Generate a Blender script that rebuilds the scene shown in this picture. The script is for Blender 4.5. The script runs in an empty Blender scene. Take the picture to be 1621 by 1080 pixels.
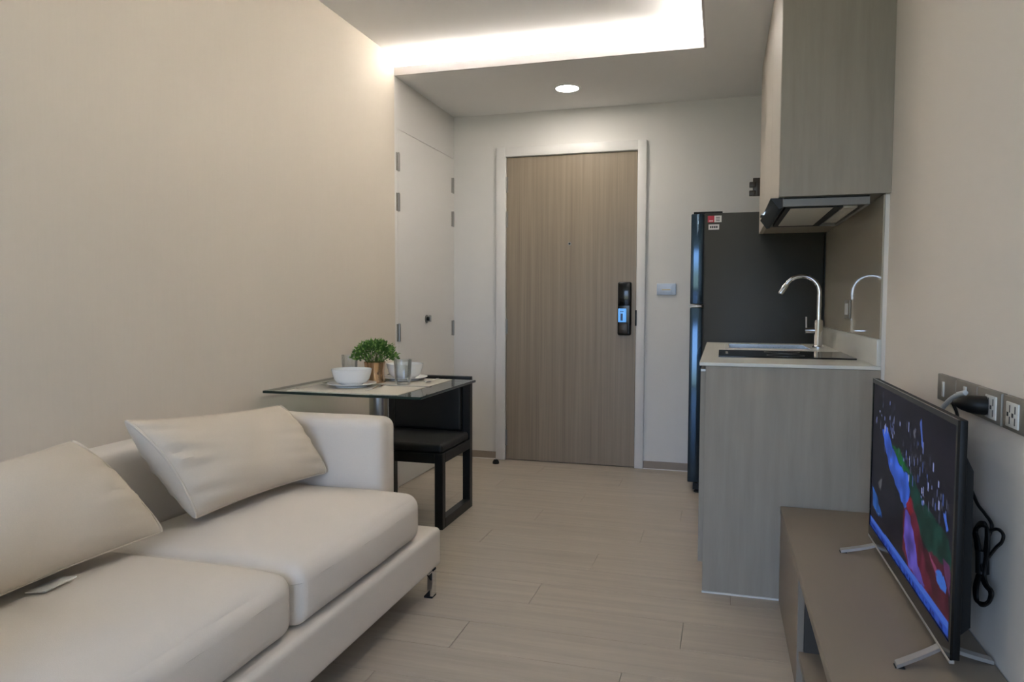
import bpy, bmesh, math, random
from mathutils import Vector, Matrix

random.seed(7)
scene = bpy.context.scene
COL = scene.collection

# ------------------------------------------------------------------ camera
F_PX, YAW, PITCH, ROLL, CAM_H = 1150.5, 0.2802, 0.0526, 0.0032, 1.0646
cd = Vector((-math.sin(YAW) * math.cos(PITCH), math.cos(YAW) * math.cos(PITCH), -math.sin(PITCH)))
r0 = Vector((math.cos(YAW), math.sin(YAW), 0))
u0 = r0.cross(cd)
cr = math.cos(ROLL) * r0 + math.sin(ROLL) * u0
cu = -math.sin(ROLL) * r0 + math.cos(ROLL) * u0
CAM = Vector((0, 0, CAM_H))
cam_data = bpy.data.cameras.new('camera')
cam_data.sensor_width = 36
cam_data.lens = F_PX * 36 / 1621
cam_data.clip_start = 0.02
cam = bpy.data.objects.new('camera', cam_data)
cam.matrix_world = Matrix(((cr.x, cu.x, -cd.x, 0), (cr.y, cu.y, -cd.y, 0), (cr.z, cu.z, -cd.z, CAM_H), (0, 0, 0, 1)))
COL.objects.link(cam)
scene.camera = cam


def on_x(px, py, X):
    """where the ray through a photo pixel meets the plane x = X"""
    v = cd + cr * ((px - 810.5) / F_PX) - cu * ((py - 540) / F_PX)
    return CAM + v * ((X - CAM.x) / v.x)


# ------------------------------------------------------------------ light and exposure
scene.view_settings.view_transform = 'Standard'
scene.view_settings.look = 'None'
scene.view_settings.gamma = 1
scene.view_settings.use_curve_mapping = False
scene.view_settings.exposure = 1.83
LED_POWER, DOWN_POWER, SKY_POWER, SCREEN_POWER = 16.5, 36.0, 2.5, 0.18

world = bpy.data.worlds.new('sky')
scene.world = world
world.use_nodes = True
wn = world.node_tree.nodes
wl = world.node_tree.links
bg = wn['Background']
bg.inputs['Strength'].default_value = SKY_POWER
wtc = wn.new('ShaderNodeTexCoord')
wsp = wn.new('ShaderNodeSeparateXYZ')
wrp = wn.new('ShaderNodeValToRGB')
wmr = wn.new('ShaderNodeMapRange')
wmr.inputs['From Min'].default_value = -1
wl.new(wtc.outputs['Generated'], wsp.inputs[0])
wl.new(wsp.outputs['Z'], wmr.inputs['Value'])
wl.new(wmr.outputs[0], wrp.inputs['Fac'])
el = wrp.color_ramp.elements
el[0].position, el[0].color = 0.47, (0.30, 0.32, 0.27, 1)      # ground and trees
el[1].position, el[1].color = 0.53, (0.50, 0.66, 1.0, 1)       # haze above the horizon
e3 = el.new(1.0)
e3.color = (0.22, 0.40, 1.0, 1)                                # open sky
wl.new(wrp.outputs[0], bg.inputs['Color'])

# ------------------------------------------------------------------ room numbers (metres)
XL, XT, XK = -1.765, 0.541, 0.528        # left wall, wall behind the television, kitchen wall
YB, YF = 4.697, -2.0                     # entrance wall, window wall
YCOVE, XCOVE = 3.7527, -0.104            # edges of the ceiling recess
ZH, ZU = 2.3186, 2.42                    # lower and upper ceiling
YK = 2.724                               # end panel of the kitchen units
YKE = 4.14                               # far end of the kitchen units

portal = bpy.data.lights.new('window_portal', 'AREA')
portal.shape = 'RECTANGLE'
portal.size, portal.size_y = 1.8, 2.1
portal.cycles.is_portal = True
po = bpy.data.objects.new('window_portal', portal)
po.location = (-0.6, YF - 0.09, 1.15)
po.rotation_euler = (math.radians(90), 0, 0)
COL.objects.link(po)


# ------------------------------------------------------------------ materials
MATS = {}


def mat(name, color, rough=0.5, metal=0.0, spec=0.5, noise=0.0, nscale=(8, 8, 8), bump=0.0, bscale=200.0,
        coat=0.0, emit=None, estr=0.0, stretch_bump=None, rand=0.0, coord='Object'):
    m = bpy.data.materials.new(name)
    m.use_nodes = True
    nt = m.node_tree
    N, L = nt.nodes, nt.links
    b = N['Principled BSDF']
    c4 = (*color, 1)
    b.inputs['Base Color'].default_value = c4
    b.inputs['Roughness'].default_value = rough
    b.inputs['Metallic'].default_value = metal
    b.inputs['Specular IOR Level'].default_value = spec
    b.inputs['Coat Weight'].default_value = coat
    b.inputs['Coat Roughness'].default_value = 0.08
    if emit:
        b.inputs['Emission Color'].default_value = (*emit, 1)
        b.inputs['Emission Strength'].default_value = estr
    tc = N.new('ShaderNodeTexCoord')
    if noise or rand:
        mp = N.new('ShaderNodeMapping')
        mp.inputs['Scale'].default_value = nscale
        L.new(tc.outputs[coord], mp.inputs['Vector'])
        nz = N.new('ShaderNodeTexNoise')
        nz.inputs['Scale'].default_value = 1
        nz.inputs['Detail'].default_value = 5
        nz.inputs['Roughness'].default_value = 0.6
        L.new(mp.outputs[0], nz.inputs['Vector'])
        hv = N.new('ShaderNodeHueSaturation')
        hv.inputs['Color'].default_value = c4
        mr = N.new('ShaderNodeMapRange')
        mr.inputs['From Min'].default_value = 0.25
        mr.inputs['From Max'].default_value = 0.75
        mr.inputs['To Min'].default_value = 1 - noise
        mr.inputs['To Max'].default_value = 1 + noise
        L.new(nz.outputs['Fac'], mr.inputs['Value'])
        val = mr.outputs[0]
        if rand:
            oi = N.new('ShaderNodeObjectInfo')
            m2 = N.new('ShaderNodeMapRange')
            m2.inputs['To Min'].default_value = 1 - rand
            m2.inputs['To Max'].default_value = 1 + rand
            L.new(oi.outputs['Random'], m2.inputs['Value'])
            mu = N.new('ShaderNodeMath')
            mu.operation = 'MULTIPLY'
            L.new(val, mu.inputs[0])
            L.new(m2.outputs[0], mu.inputs[1])
            val = mu.outputs[0]
            # every piece gets its own stretch of grain
            cb = N.new('ShaderNodeCombineXYZ')
            m3 = N.new('ShaderNodeMath')
            m3.operation = 'MULTIPLY'
            m3.inputs[1].default_value = 40
            L.new(oi.outputs['Random'], m3.inputs[0])
            L.new(m3.outputs[0], cb.inputs[0])
            L.new(m3.outputs[0], cb.inputs[1])
            L.new(cb.outputs[0], mp.inputs['Location'])
        L.new(val, hv.inputs['Value'])
        L.new(hv.outputs[0], b.inputs['Base Color'])
    if bump:
        bm_ = N.new('ShaderNodeBump')
        bm_.inputs['Strength'].default_value = bump
        bm_.inputs['Distance'].default_value = 0.002
        n2 = N.new('ShaderNodeTexNoise')
        n2.inputs['Scale'].default_value = bscale
        n2.inputs['Detail'].default_value = 3
        if stretch_bump:
            mp2 = N.new('ShaderNodeMapping')
            mp2.inputs['Scale'].default_value = stretch_bump
            L.new(tc.outputs[coord], mp2.inputs['Vector'])
            L.new(mp2.outputs[0], n2.inputs['Vector'])
        else:
            L.new(tc.outputs[coord], n2.inputs['Vector'])
        L.new(n2.outputs['Fac'], bm_.inputs['Height'])
        L.new(bm_.outputs[0], b.inputs['Normal'])
    MATS[name] = m
    return m


def srgb(r, g, b):
    f = lambda c: ((c / 255 + 0.055) / 1.055) ** 2.4 if c > 10 else c / 255 / 12.92
    return (f(r), f(g), f(b))


def clear_glass(name, tint, gloss=1.0):
    """thin clear sheet: see-through with a Fresnel reflection"""
    m = bpy.data.materials.new(name)
    m.use_nodes = True
    nt = m.node_tree
    N, L = nt.nodes, nt.links
    for n in list(N):
        N.remove(n)
    out = N.new('ShaderNodeOutputMaterial')
    tr = N.new('ShaderNodeBsdfTransparent')
    tr.inputs[0].default_value = (*tint, 1)
    gl = N.new('ShaderNodeBsdfGlossy')
    gl.inputs['Roughness'].default_value = 0.01
    gl.inputs['Color'].default_value = (1, 1, 1, 1)
    fr = N.new('ShaderNodeFresnel')
    fr.inputs[0].default_value = 1.5
    mx = N.new('ShaderNodeMixShader')
    ml = N.new('ShaderNodeMath')
    ml.operation = 'MULTIPLY'
    ml.inputs[1].default_value = gloss
    L.new(fr.outputs[0], ml.inputs[0])
    ge = N.new('ShaderNodeNewGeometry')            # reflect on the outer faces only
    sb = N.new('ShaderNodeMath')
    sb.operation = 'SUBTRACT'
    sb.use_clamp = True
    L.new(ml.outputs[0], sb.inputs[0])
    L.new(ge.outputs['Backfacing'], sb.inputs[1])
    L.new(sb.outputs[0], mx.inputs[0])
    L.new(tr.outputs[0], mx.inputs[1])
    L.new(gl.outputs[0], mx.inputs[2])
    L.new(mx.outputs[0], out.inputs[0])
    MATS[name] = m
    return m


mat('wallpaper', srgb(216, 205, 189), 0.75, spec=0.25, noise=0.012, nscale=(3, 140, 6), bump=0.10, stretch_bump=(1, 3, 0.35), bscale=260)
mat('paint_hall', srgb(224, 220, 214), 0.7, spec=0.25, bump=0.03, bscale=300)
mat('paint_right', srgb(238, 229, 217), 0.75, spec=0.2, bump=0.04, bscale=300)
mat('ceiling_white', srgb(240, 238, 235), 0.85, spec=0.15)
mat('floor_wood', srgb(182, 170, 154), 0.36, spec=0.42, noise=0.14, nscale=(1.8, 30, 10), rand=0.035, bump=0.03, stretch_bump=(6, 120, 10), bscale=1.0)
mat('floor_under', srgb(90, 78, 66), 0.8)
mat('baseboard', srgb(150, 136, 122), 0.55, noise=0.05, nscale=(3, 3, 60))
mat('lip_white', srgb(196, 190, 188), 0.6)
mat('white_trim', srgb(226, 222, 217), 0.4)
mat('silicone', srgb(225, 222, 216), 0.5)
mat('door_wood', srgb(147, 132, 113), 0.36, spec=0.4, noise=0.20, nscale=(60, 60, 0.9), bump=0.05, stretch_bump=(160, 160, 5), bscale=1.0)
mat('cab_wood', srgb(158, 149, 135), 0.5, spec=0.35, noise=0.11, nscale=(30, 30, 2.4), bump=0.05, stretch_bump=(180, 180, 6), bscale=1.0)
mat('cab_front', srgb(192, 184, 172), 0.5, spec=0.35)
mat('bench_wood', srgb(146, 133, 117), 0.5, spec=0.35, noise=0.03, nscale=(6, 2, 6))
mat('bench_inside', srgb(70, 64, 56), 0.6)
mat('steel', (0.55, 0.54, 0.52), 0.25, metal=1.0, bump=0.02, stretch_bump=(3, 3, 300), bscale=1)
mat('hinge_metal', (0.36, 0.34, 0.31), 0.42, metal=1.0)
mat('chrome', (0.78, 0.78, 0.80), 0.07, metal=1.0)
mat('silver', srgb(196, 192, 186), 0.35, metal=0.6)
mat('copper', (0.62, 0.40, 0.24), 0.16, metal=1.0)
mat('sofa_fabric', srgb(230, 220, 208), 0.9, spec=0.15, noise=0.02, nscale=(300, 300, 300), bump=0.25, bscale=700)
mat('pillow_fabric', srgb(220, 207, 189), 0.92, spec=0.12, noise=0.025, nscale=(300, 300, 300), bump=0.3, bscale=600)
mat('seam', srgb(206, 195, 180), 0.9)
mat('tag_white', srgb(225, 222, 215), 0.8)
mat('black_wood', srgb(24, 24, 23), 0.42, spec=0.4)
mat('black_leather', srgb(27, 28, 28), 0.45, spec=0.4, bump=0.1, bscale=400)
mat('black_plastic', srgb(15, 15, 15), 0.5, spec=0.3)
mat('black_gloss', srgb(14, 14, 15), 0.12, spec=0.5)
mat('rubber', srgb(22, 21, 20), 0.8)
mat('glass_edge', srgb(12, 42, 38), 0.15, spec=0.6)
mat('porcelain', srgb(238, 237, 234), 0.18, spec=0.5)
mat('placemat', srgb(206, 199, 184), 0.85, noise=0.06, nscale=(260, 260, 10), bump=0.4, bscale=500)
mat('soil', srgb(58, 44, 32), 0.95, bump=0.5, bscale=150)
mat('leaf', srgb(66, 108, 36), 0.55, noise=0.35, nscale=(60, 60, 60))
mat('leaf_light', srgb(120, 156, 72), 0.55, noise=0.2, nscale=(60, 60, 60))
mat('stem', srgb(88, 104, 50), 0.7)
mat('fridge_side', srgb(58, 57, 50), 0.45, metal=0.1, spec=0.4, bump=0.015, bscale=500)
mat('fridge_door', srgb(66, 82, 96), 0.12, metal=0.9)
mat('sticker_red', srgb(196, 40, 62), 0.5)
mat('sticker_white', srgb(222, 220, 216), 0.5)
mat('print_dark', srgb(60, 60, 62), 0.6)
mat('stone_top', srgb(222, 219, 208), 0.28, spec=0.5, noise=0.025, nscale=(14, 14, 14))
mat('backsplash', srgb(188, 178, 159), 0.05, spec=0.55)
mat('hob_glass', srgb(12, 12, 12), 0.05, spec=0.6)
mat('filter_steel', (0.62, 0.59, 0.52), 0.5, metal=0.6)
mat('hood_steel', (0.20, 0.185, 0.165), 0.45, metal=0.4)
mat('bronze_plate', srgb(146, 138, 126), 0.42, metal=0.2, bump=0.02, stretch_bump=(3, 300, 3), bscale=1)
mat('white_plastic', srgb(226, 224, 218), 0.35)
mat('switch_plate', srgb(196, 206, 220), 0.35, metal=0.25)
mat('lock_black', srgb(18, 18, 18), 0.22)
mat('lock_brown', srgb(62, 54, 46), 0.35, metal=0.4)
mat('lock_lit', srgb(60, 110, 170), 0.3, emit=srgb(96, 160, 225), estr=0.26)
mat('lit_mark', srgb(30, 60, 110), 0.3)
mat('warm_mark', srgb(214, 196, 160), 0.4)
mat('led', (1, 1, 1), 0.5, emit=(1.0, 0.965, 0.935), estr=LED_POWER)
mat('lamp_disc', (1, 1, 1), 0.5, emit=(1.0, 0.95, 0.88), estr=DOWN_POWER)
mat('white_cable', srgb(206, 208, 206), 0.45)
clear_glass('table_glass', (0.86, 0.92, 0.89), 1.0)
clear_glass('window_glass', (0.93, 0.96, 0.95), 0.8)
clear_glass('drink_glass', (0.95, 0.965, 0.97), 1.6)


# ------------------------------------------------------------------ mesh helpers
class MB:
    """collects simple shapes; build() links them as ONE mesh object"""

    def __init__(self):
        self.v, self.f = [], []

    def add(self, vs, fs):
        o = len(self.v)
        self.v += [tuple(p) for p in vs]
        self.f += [tuple(i + o for i in q) for q in fs]
        return self

    def box(self, x0, x1, y0, y1, z0, z1, bev=0.0, seg=2):
        x0, x1 = sorted((x0, x1)); y0, y1 = sorted((y0, y1)); z0, z1 = sorted((z0, z1))
        vs = [(x, y, z) for x in (x0, x1) for y in (y0, y1) for z in (z0, z1)]
        fs = [(0, 1, 3, 2), (4, 6, 7, 5), (0, 4, 5, 1), (2, 3, 7, 6), (0, 2, 6, 4), (1, 5, 7, 3)]
        if bev <= 0:
            return self.add(vs, fs)
        b = bmesh.new()
        bv = [b.verts.new(p) for p in vs]
        for q in fs:
            b.faces.new([bv[i] for i in q])
        bmesh.ops.bevel(b, geom=list(b.edges) + list(b.verts), offset=bev, segments=seg, profile=0.5, affect='EDGES', clamp_overlap=True)
        b.verts.index_update()
        self.add([p.co[:] for p in b.verts], [[p.index for p in q.verts] for q in b.faces])
        b.free()
        return self

    def lathe(self, prof, c=(0, 0, 0), n=32, closed=False):
        o = len(self.v)
        k = len(prof)
        for i in range(n):
            a = 2 * math.pi * i / n
            for r, z in prof:
                self.v.append((c[0] + r * math.cos(a), c[1] + r * math.sin(a), c[2] + z))
        for i in range(n):
            j = (i + 1) % n
            for q in range(k - 1 if not closed else k):
                q2 = (q + 1) % k
                self.f.append((o + i * k + q, o + j * k + q, o + j * k + q2, o + i * k + q2))
        return self

    def tube(self, pts, r, n=8, caps=True):
        pts = [Vector(p) for p in pts]
        rs = r if isinstance(r, (list, tuple)) else [r] * len(pts)
        o = len(self.v)
        up = Vector((0, 0, 1))
        prev = None
        for i, p in enumerate(pts):
            t = (pts[min(i + 1, len(pts) - 1)] - pts[max(i - 1, 0)]).normalized()
            if prev is None:
                a = t.cross(up)
                if a.length < 1e-3:
                    a = t.cross(Vector((1, 0, 0)))
            else:
                a = prev - t * prev.dot(t)
            a.normalize()
            prev = a
            b = t.cross(a)
            for k in range(n):
                w = 2 * math.pi * k / n
                self.v.append(tuple(p + (a * math.cos(w) + b * math.sin(w)) * rs[i]))
        for i in range(len(pts) - 1):
            for k in range(n):
                k2 = (k + 1) % n
                self.f.append((o + i * n + k, o + i * n + k2, o + (i + 1) * n + k2, o + (i + 1) * n + k))
        if caps:
            self.f.append(tuple(o + k for k in reversed(range(n))))
            self.f.append(tuple(o + (len(pts) - 1) * n + k for k in range(n)))
        return self

    def prism_y(self, poly, y0, y1):
        """polygon in x,z extruded along y"""
        n = len(poly)
        vs = [(x, y0, z) for x, z in poly] + [(x, y1, z) for x, z in poly]
        fs = [tuple(range(n)), tuple(reversed(range(n, 2 * n)))] + [(i, i + n, (i + 1) % n + n, (i + 1) % n) for i in range(n)]
        return self.add(vs, fs)

    def prism_x(self, poly, x0, x1):
        """polygon in y,z extruded along x"""
        n = len(poly)
        vs = [(x0, y, z) for y, z in poly] + [(x1, y, z) for y, z in poly]
        fs = [tuple(range(n)), tuple(reversed(range(n, 2 * n)))] + [(i, i + n, (i + 1) % n + n, (i + 1) % n) for i in range(n)]
        return self.add(vs, fs)

    def prism_z(self, poly, z0, z1):
        n = len(poly)
        vs = [(x, y, z0) for x, y in poly] + [(x, y, z1) for x, y in poly]
        fs = [tuple(reversed(range(n))), tuple(range(n, 2 * n))] + [(i, (i + 1) % n, (i + 1) % n + n, i + n) for i in range(n)]
        return self.add(vs, fs)

    def build(self, name, m, parent=None, smooth=35, loc=(0, 0, 0)):
        me = bpy.data.meshes.new(name)
        me.from_pydata(self.v, [], self.f)
        b = bmesh.new()
        b.from_mesh(me)
        bmesh.ops.recalc_face_normals(b, faces=b.faces)
        b.to_mesh(me)
        b.free()
        me.materials.append(MATS[m] if isinstance(m, str) else m)
        if smooth:
            for p in me.polygons:
                p.use_smooth = True
            me.set_sharp_from_angle(angle=math.radians(smooth))
        o = bpy.data.objects.new(name, me)
        COL.objects.link(o)
        o.location = loc
        if parent:
            adopt(o, parent)
        return o


def world_loc(o):
    v = Vector(o.location)
    while o.parent:
        v = v + Vector(o.matrix_parent_inverse.translation)
        o = o.parent
        v = v + Vector(o.location)
    return v


def adopt(o, parent):
    o.parent = parent
    o.matrix_parent_inverse = Matrix.Translation(-world_loc(parent))


def box(name, m, parent, *b, bev=0.0, seg=2):
    return MB().box(*b, bev=bev, seg=seg).build(name, m, parent)


def tag(o, label, cat, group=None):
    o['label'] = label
    o['category'] = cat
    if group:
        o['group'] = group
    return o


def thing(name, label, cat, loc, group=None):
    o = bpy.data.objects.new(name, None)
    COL.objects.link(o)
    o.location = loc
    o.empty_display_size = 0.1
    return tag(o, label, cat, group)


def struct(o, label=None):
    o['kind'] = 'structure'
    if label:
        o['label'] = label
    return o


def cushion_mb(x0, x1, y0, y1, z0, z1, r, crown=0.0, belly=0.0, n=22, wob=0.0, seed=0):
    """upholstered block: rounded edges, swollen top and sides"""
    lo, hi = Vector((x0, y0, z0)), Vector((x1, y1, z1))
    ctr, half = (lo + hi) / 2, (hi - lo) / 2

    def line(h):
        h_in = max(h - r, 0.001)
        k = 5
        a = [-h + (h - h_in) * (1 - math.cos(math.pi / 2 * i / k)) for i in range(k)]
        mid = [-h_in + 2 * h_in * i / n for i in range(n + 1)]
        return a + mid + [-q for q in reversed(a)]
    ax = [line(half[i]) for i in range(3)]
    mb = MB()
    rnd = random.Random(seed)
    ph = [rnd.uniform(0, 6.28) for _ in range(6)]

    def shape(p):
        q = Vector([max(-(half[i] - r), min(half[i] - r, p[i])) for i in range(3)])
        d = p - q
        if d.length > 1e-9:
            m_ = max(abs(d[i]) for i in range(3))
            d = d.normalized() * r * min(1, m_ / r if r else 1)
        s = q + d
        u, v, w = p.x / half.x, p.y / half.y, p.z / half.z
        s.z += crown * (1 - abs(u) ** 3) * (1 - abs(v) ** 3) * (1 if w > 0 else 0) * max(w, 0)
        s.x += belly * u * (1 - v * v) * (1 - w * w)
        s.y += belly * v * (1 - u * u) * (1 - w * w)
        if wob:
            s.z += wob * max(w, 0) * (math.sin(5 * u + 3 * v + ph[0]) + 0.6 * math.sin(9 * v - 4 * u + ph[1]))
            s.x += wob * 0.6 * math.sin(11 * v + ph[2]) * u
        return ctr + s
    for axis in range(3):
        a, b = [(1, 2), (0, 2), (0, 1)][axis]
        for sgn in (-1, 1):
            vs, fs = [], []
            A, B = ax[a], ax[b]
            for i in A:
                for j in B:
                    p = Vector((0, 0, 0))
                    p[axis] = sgn * half[axis]
                    p[a], p[b] = i, j
                    vs.append(shape(p))
            w = len(B)
            for i in range(len(A) - 1):
                for j in range(w - 1):
                    fs.append((i * w + j, (i + 1) * w + j, (i + 1) * w + j + 1, i * w + j + 1))
            mb.add(vs, fs)
    # weld the six sides
    me = bpy.data.meshes.new('tmp')
    me.from_pydata(mb.v, [], mb.f)
    b = bmesh.new(); b.from_mesh(me)
    bmesh.ops.remove_doubles(b, verts=b.verts, dist=0.0004)
    b.verts.index_update()
    out = MB().add([p.co[:] for p in b.verts], [[p.index for p in q.verts] for q in b.faces])
    b.free(); bpy.data.meshes.remove(me)
    return out


# ================================================================== THE ROOM
# floor of single planks, boards run across the room
floor = struct(MB().box(XL - 0.1, XT + 0.1, YF - 0.1, YB + 0.1, -0.06, -0.0101).build('floor', 'floor_under'), 'pale wood laminate floor of wide planks')
PW, PL, GAP = 0.193, 1.22, 0.0007
y = YF
row = 0
while y < YB + 0.02:
    y1 = min(y + PW, YB + 0.03)
    x = XL - 0.03 - ((row * 0.437) % 1.0) * PL
    while x < XT + 0.03:
        xa, xb = max(x, XL - 0.03), min(x + PL, XT + 0.03)
        if xb - xa > 0.03:
            cx, cy = (xa + xb) / 2, (y + y1) / 2
            hx, hy = (xb - xa) / 2 - GAP, (y1 - y) / 2 - GAP
            MB().box(-hx, hx, -hy, hy, -0.010, 0.0, bev=0.0006, seg=1).build('plank', 'floor_wood', floor, smooth=0, loc=(cx, cy, 0))
        x += PL
    y += PW
    row += 1

# left wall: wallpapered living part, painted hall part with a flush closet
wl_ = struct(MB().box(XL - 0.12, XL, YF - 0.1, YCOVE + 0.002, -0.05, 2.55).build('wall_left', 'wallpaper'), 'beige wallpapered wall behind the sofa')
D2a, D2b, D2t = 3.795, 4.690, 2.037
MB().box(XL - 0.12, XL - 0.001, YCOVE + 0.002, D2a - 0.002, -0.05, 2.55) \
    .box(XL - 0.12, XL - 0.001, D2a - 0.002, YB + 0.1, D2t + 0.003, 2.55) \
    .box(XL - 0.12, XL - 0.001, D2b + 0.002, YB + 0.1, -0.05, D2t + 0.003) \
    .box(XL - 0.12, XL - 0.05, D2a - 0.002, D2b + 0.002, -0.05, D2t + 0.003).build('hall_section', 'paint_hall', wl_, smooth=0)

d2 = struct(MB().box(XL - 0.049, XL - 0.035, D2a, D2b, 0.004, D2t).build('door_2', 'paint_hall'), 'flush off-white double closet door in the hall wall')
ym = (D2a + D2b) / 2
for a, b in ((D2a, ym - 0.00005), (ym + 0.00005, D2b)):
    box('leaf', 'paint_hall', d2, XL - 0.035, XL - 0.001, a, b, 0.004, D2t)
for zz in (1.855, 1.630, 0.892):
    for yy in (3.800, 4.668):
        h = box('hinge', 'hinge_metal', d2, XL - 0.002, XL + 0.003, yy - 0.024, yy + 0.022, zz - 0.05, zz + 0.05, bev=0.001, seg=1)
        MB().tube([(XL + 0.004, yy, zz - 0.052), (XL + 0.004, yy, zz + 0.052)], 0.0055, 10).build('hinge_pin', 'hinge_metal', h)
lk = MB().tube([(XL - 0.002, 4.205, 0.963), (XL + 0.006, 4.205, 0.963)], 0.024, 20).build('lock_rose', 'hinge_metal', d2)
MB().tube([(XL + 0.005, 4.205, 0.963), (XL + 0.022, 4.205, 0.963)], 0.012, 14).build('thumb_turn', 'black_plastic', lk)
box('turn_blade', 'hinge_metal', lk, XL + 0.015, XL + 0.032, 4.201, 4.209, 0.945, 0.985, bev=0.002)

# entrance wall with opening
DL, DR, DT = -1.4589, -0.4683, 2.0929
LL, LR, LT = -1.3931, -0.525, 2.031
wb = struct(MB().box(XL - 0.12, DL + 0.03, YB, YB + 0.12, -0.05, 2.55).box(DR - 0.03, XT + 0.1, YB, YB + 0.12, -0.05, 2.55)
            .box(DL + 0.03, DR - 0.03, YB, YB + 0.12, DT - 0.03, 2.55).build('wall_back', 'paint_hall', smooth=0), 'off-white entrance wall around the wooden door')
d1 = struct(MB().box(LL + 0.002, LR - 0.002, YB - 0.004, YB + 0.036, 0.005, LT - 0.003, bev=0.001, seg=1).build('door_1', 'door_wood'), 'grey oak veneer entrance door with white frame')
fr = MB()
fr.box(DL, LL - 0.001, YB - 0.022, YB + 0.10, 0, DT, bev=0.004).box(LR + 0.001, DR, YB - 0.022, YB + 0.10, 0, DT, bev=0.004)
fr.box(LL - 0.004, LR + 0.004, YB - 0.022, YB + 0.10, LT, DT, bev=0.004)
fr.box(LL - 0.01, LR + 0.01, YB - 0.012, YB + 0.02, LT - 0.001, LT + 0.012)
fro = fr.build('door_frame', 'white_trim', d1)
box('backing', 'black_plastic', d1, LL, LR, YB + 0.045, YB + 0.10, 0.0, LT)
for z0, z1 in ((1.798, 1.902), (1.568, 1.673), (0.856, 0.956), (0.098, 0.206)):
    MB().tube([(LL + 0.001, YB - 0.008, z0), (LL + 0.001, YB - 0.008, z1)], 0.0075, 10).box(LL - 0.006, LL + 0.012, YB - 0.0055, YB - 0.002, z0, z1).build('hinge', 'hinge_metal', d1)
ph = MB().tube([(-0.961, YB - 0.008, 1.451), (-0.961, YB, 1.451)], 0.011, 16).build('peephole', 'hinge_metal', d1)
MB().tube([(-0.961, YB - 0.0088, 1.451), (-0.961, YB - 0.007, 1.451)], 0.006, 12).build('lens', 'black_gloss', ph)
box('strike_plate', 'black_plastic', d1, LR - 0.004, LR + 0.006, YB - 0.026, YB - 0.01, 0.92, 1.02, bev=0.001, seg=1)
# electronic lock
lx0, lx1, lz0, lz1 = -0.640, -0.553, 0.858, 1.200
lock = box('smart_lock', 'lock_black', d1, lx0, lx1, YB - 0.034, YB - 0.004, lz0, lz1, bev=0.012, seg=4)
box('grip', 'lock_brown', lock, lx0 + 0.010, lx1 - 0.018, YB - 0.046, YB - 0.032, lz0 + 0.012, lz0 + 0.082, bev=0.005)
scr = box('display', 'lock_lit', lock, lx0 + 0.006, lx1 - 0.030, YB - 0.047, YB - 0.033, lz0 + 0.085, lz0 + 0.172, bev=0.003)
for k in range(2):
    box('symbol', 'lit_mark', scr, lx0 + 0.020 + 0.012 * k, lx0 + 0.028 + 0.012 * k, YB - 0.0475, YB - 0.0468, lz0 + 0.150, lz0 + 0.156)
box('shaft', 'lit_mark', scr, lx0 + 0.022, lx0 + 0.036, YB - 0.0475, YB - 0.0468, lz0 + 0.095, lz0 + 0.140)
box('key_panel', 'black_gloss', lock, lx0 + 0.008, lx1 - 0.008, YB - 0.0355, YB - 0.033, lz0 + 0.19, lz1 - 0.014, bev=0.001)

bb = MB().box(XL, DL - 0.001, YB - 0.012, YB, 0.004, 0.050, bev=0.002, seg=1).box(DR + 0.001, XK, YB - 0.012, YB, 0.004, 0.050, bev=0.002, seg=1).build('baseboard_back', 'baseboard')
struct(bb, 'low grey-brown skirting on the entrance wall')
MB().box(XL, DL - 0.001, YB - 0.016, YB - 0.010, 0.0, 0.0045).box(DR + 0.001, XK, YB - 0.016, YB - 0.010, 0.0, 0.0045).build('silicone_joint', 'silicone', bb, smooth=0)
struct(MB().box(XL, XL + 0.012, YF, YCOVE, 0.0, 0.050, bev=0.002, seg=1).build('baseboard_left', 'baseboard'), 'low skirting on the wall behind the sofa')

# right wall; the kitchen part stands a little proud
wr = struct(MB().box(XT, XT + 0.12, YF - 0.1, YK + 0.02, -0.05, 2.55).build('wall_right', 'paint_right'), 'beige painted wall behind the television')
MB().box(XK, XT + 0.12, YK + 0.012, YB + 0.1, -0.05, 2.55).build('kitchen_section', 'paint_right', wr, smooth=0)

# window wall behind the viewer
wf = struct(MB().box(XL - 0.12, -1.5, YF - 0.1, YF, -0.05, 2.55).box(0.3, XT + 0.12, YF - 0.1, YF, -0.05, 2.55)
            .box(-1.5, 0.3, YF - 0.1, YF, 2.2, 2.55).box(-1.5, 0.3, YF - 0.1, YF, -0.05, 0.1).build('wall_front', 'paint_right', smooth=0), 'wall with the wide balcony window')
win = MB()
for xx in (-1.5, -0.62, 0.26):
    win.box(xx, xx + 0.04, YF - 0.08, YF - 0.03, 0.1, 2.2, bev=0.003)
win.box(-1.5, 0.3, YF - 0.08, YF - 0.03, 0.1, 0.14, bev=0.003).box(-1.5, 0.3, YF - 0.08, YF - 0.03, 2.16, 2.2, bev=0.003)
w1 = struct(win.build('window_1', 'black_plastic'), 'dark framed sliding balcony window of two panes')
box('pane', 'window_glass', w1, -1.46, -0.62, YF - 0.057, YF - 0.053, 0.14, 2.16)
box('pane', 'window_glass', w1, -0.58, 0.26, YF - 0.057, YF - 0.053, 0.14, 2.16)

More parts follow.
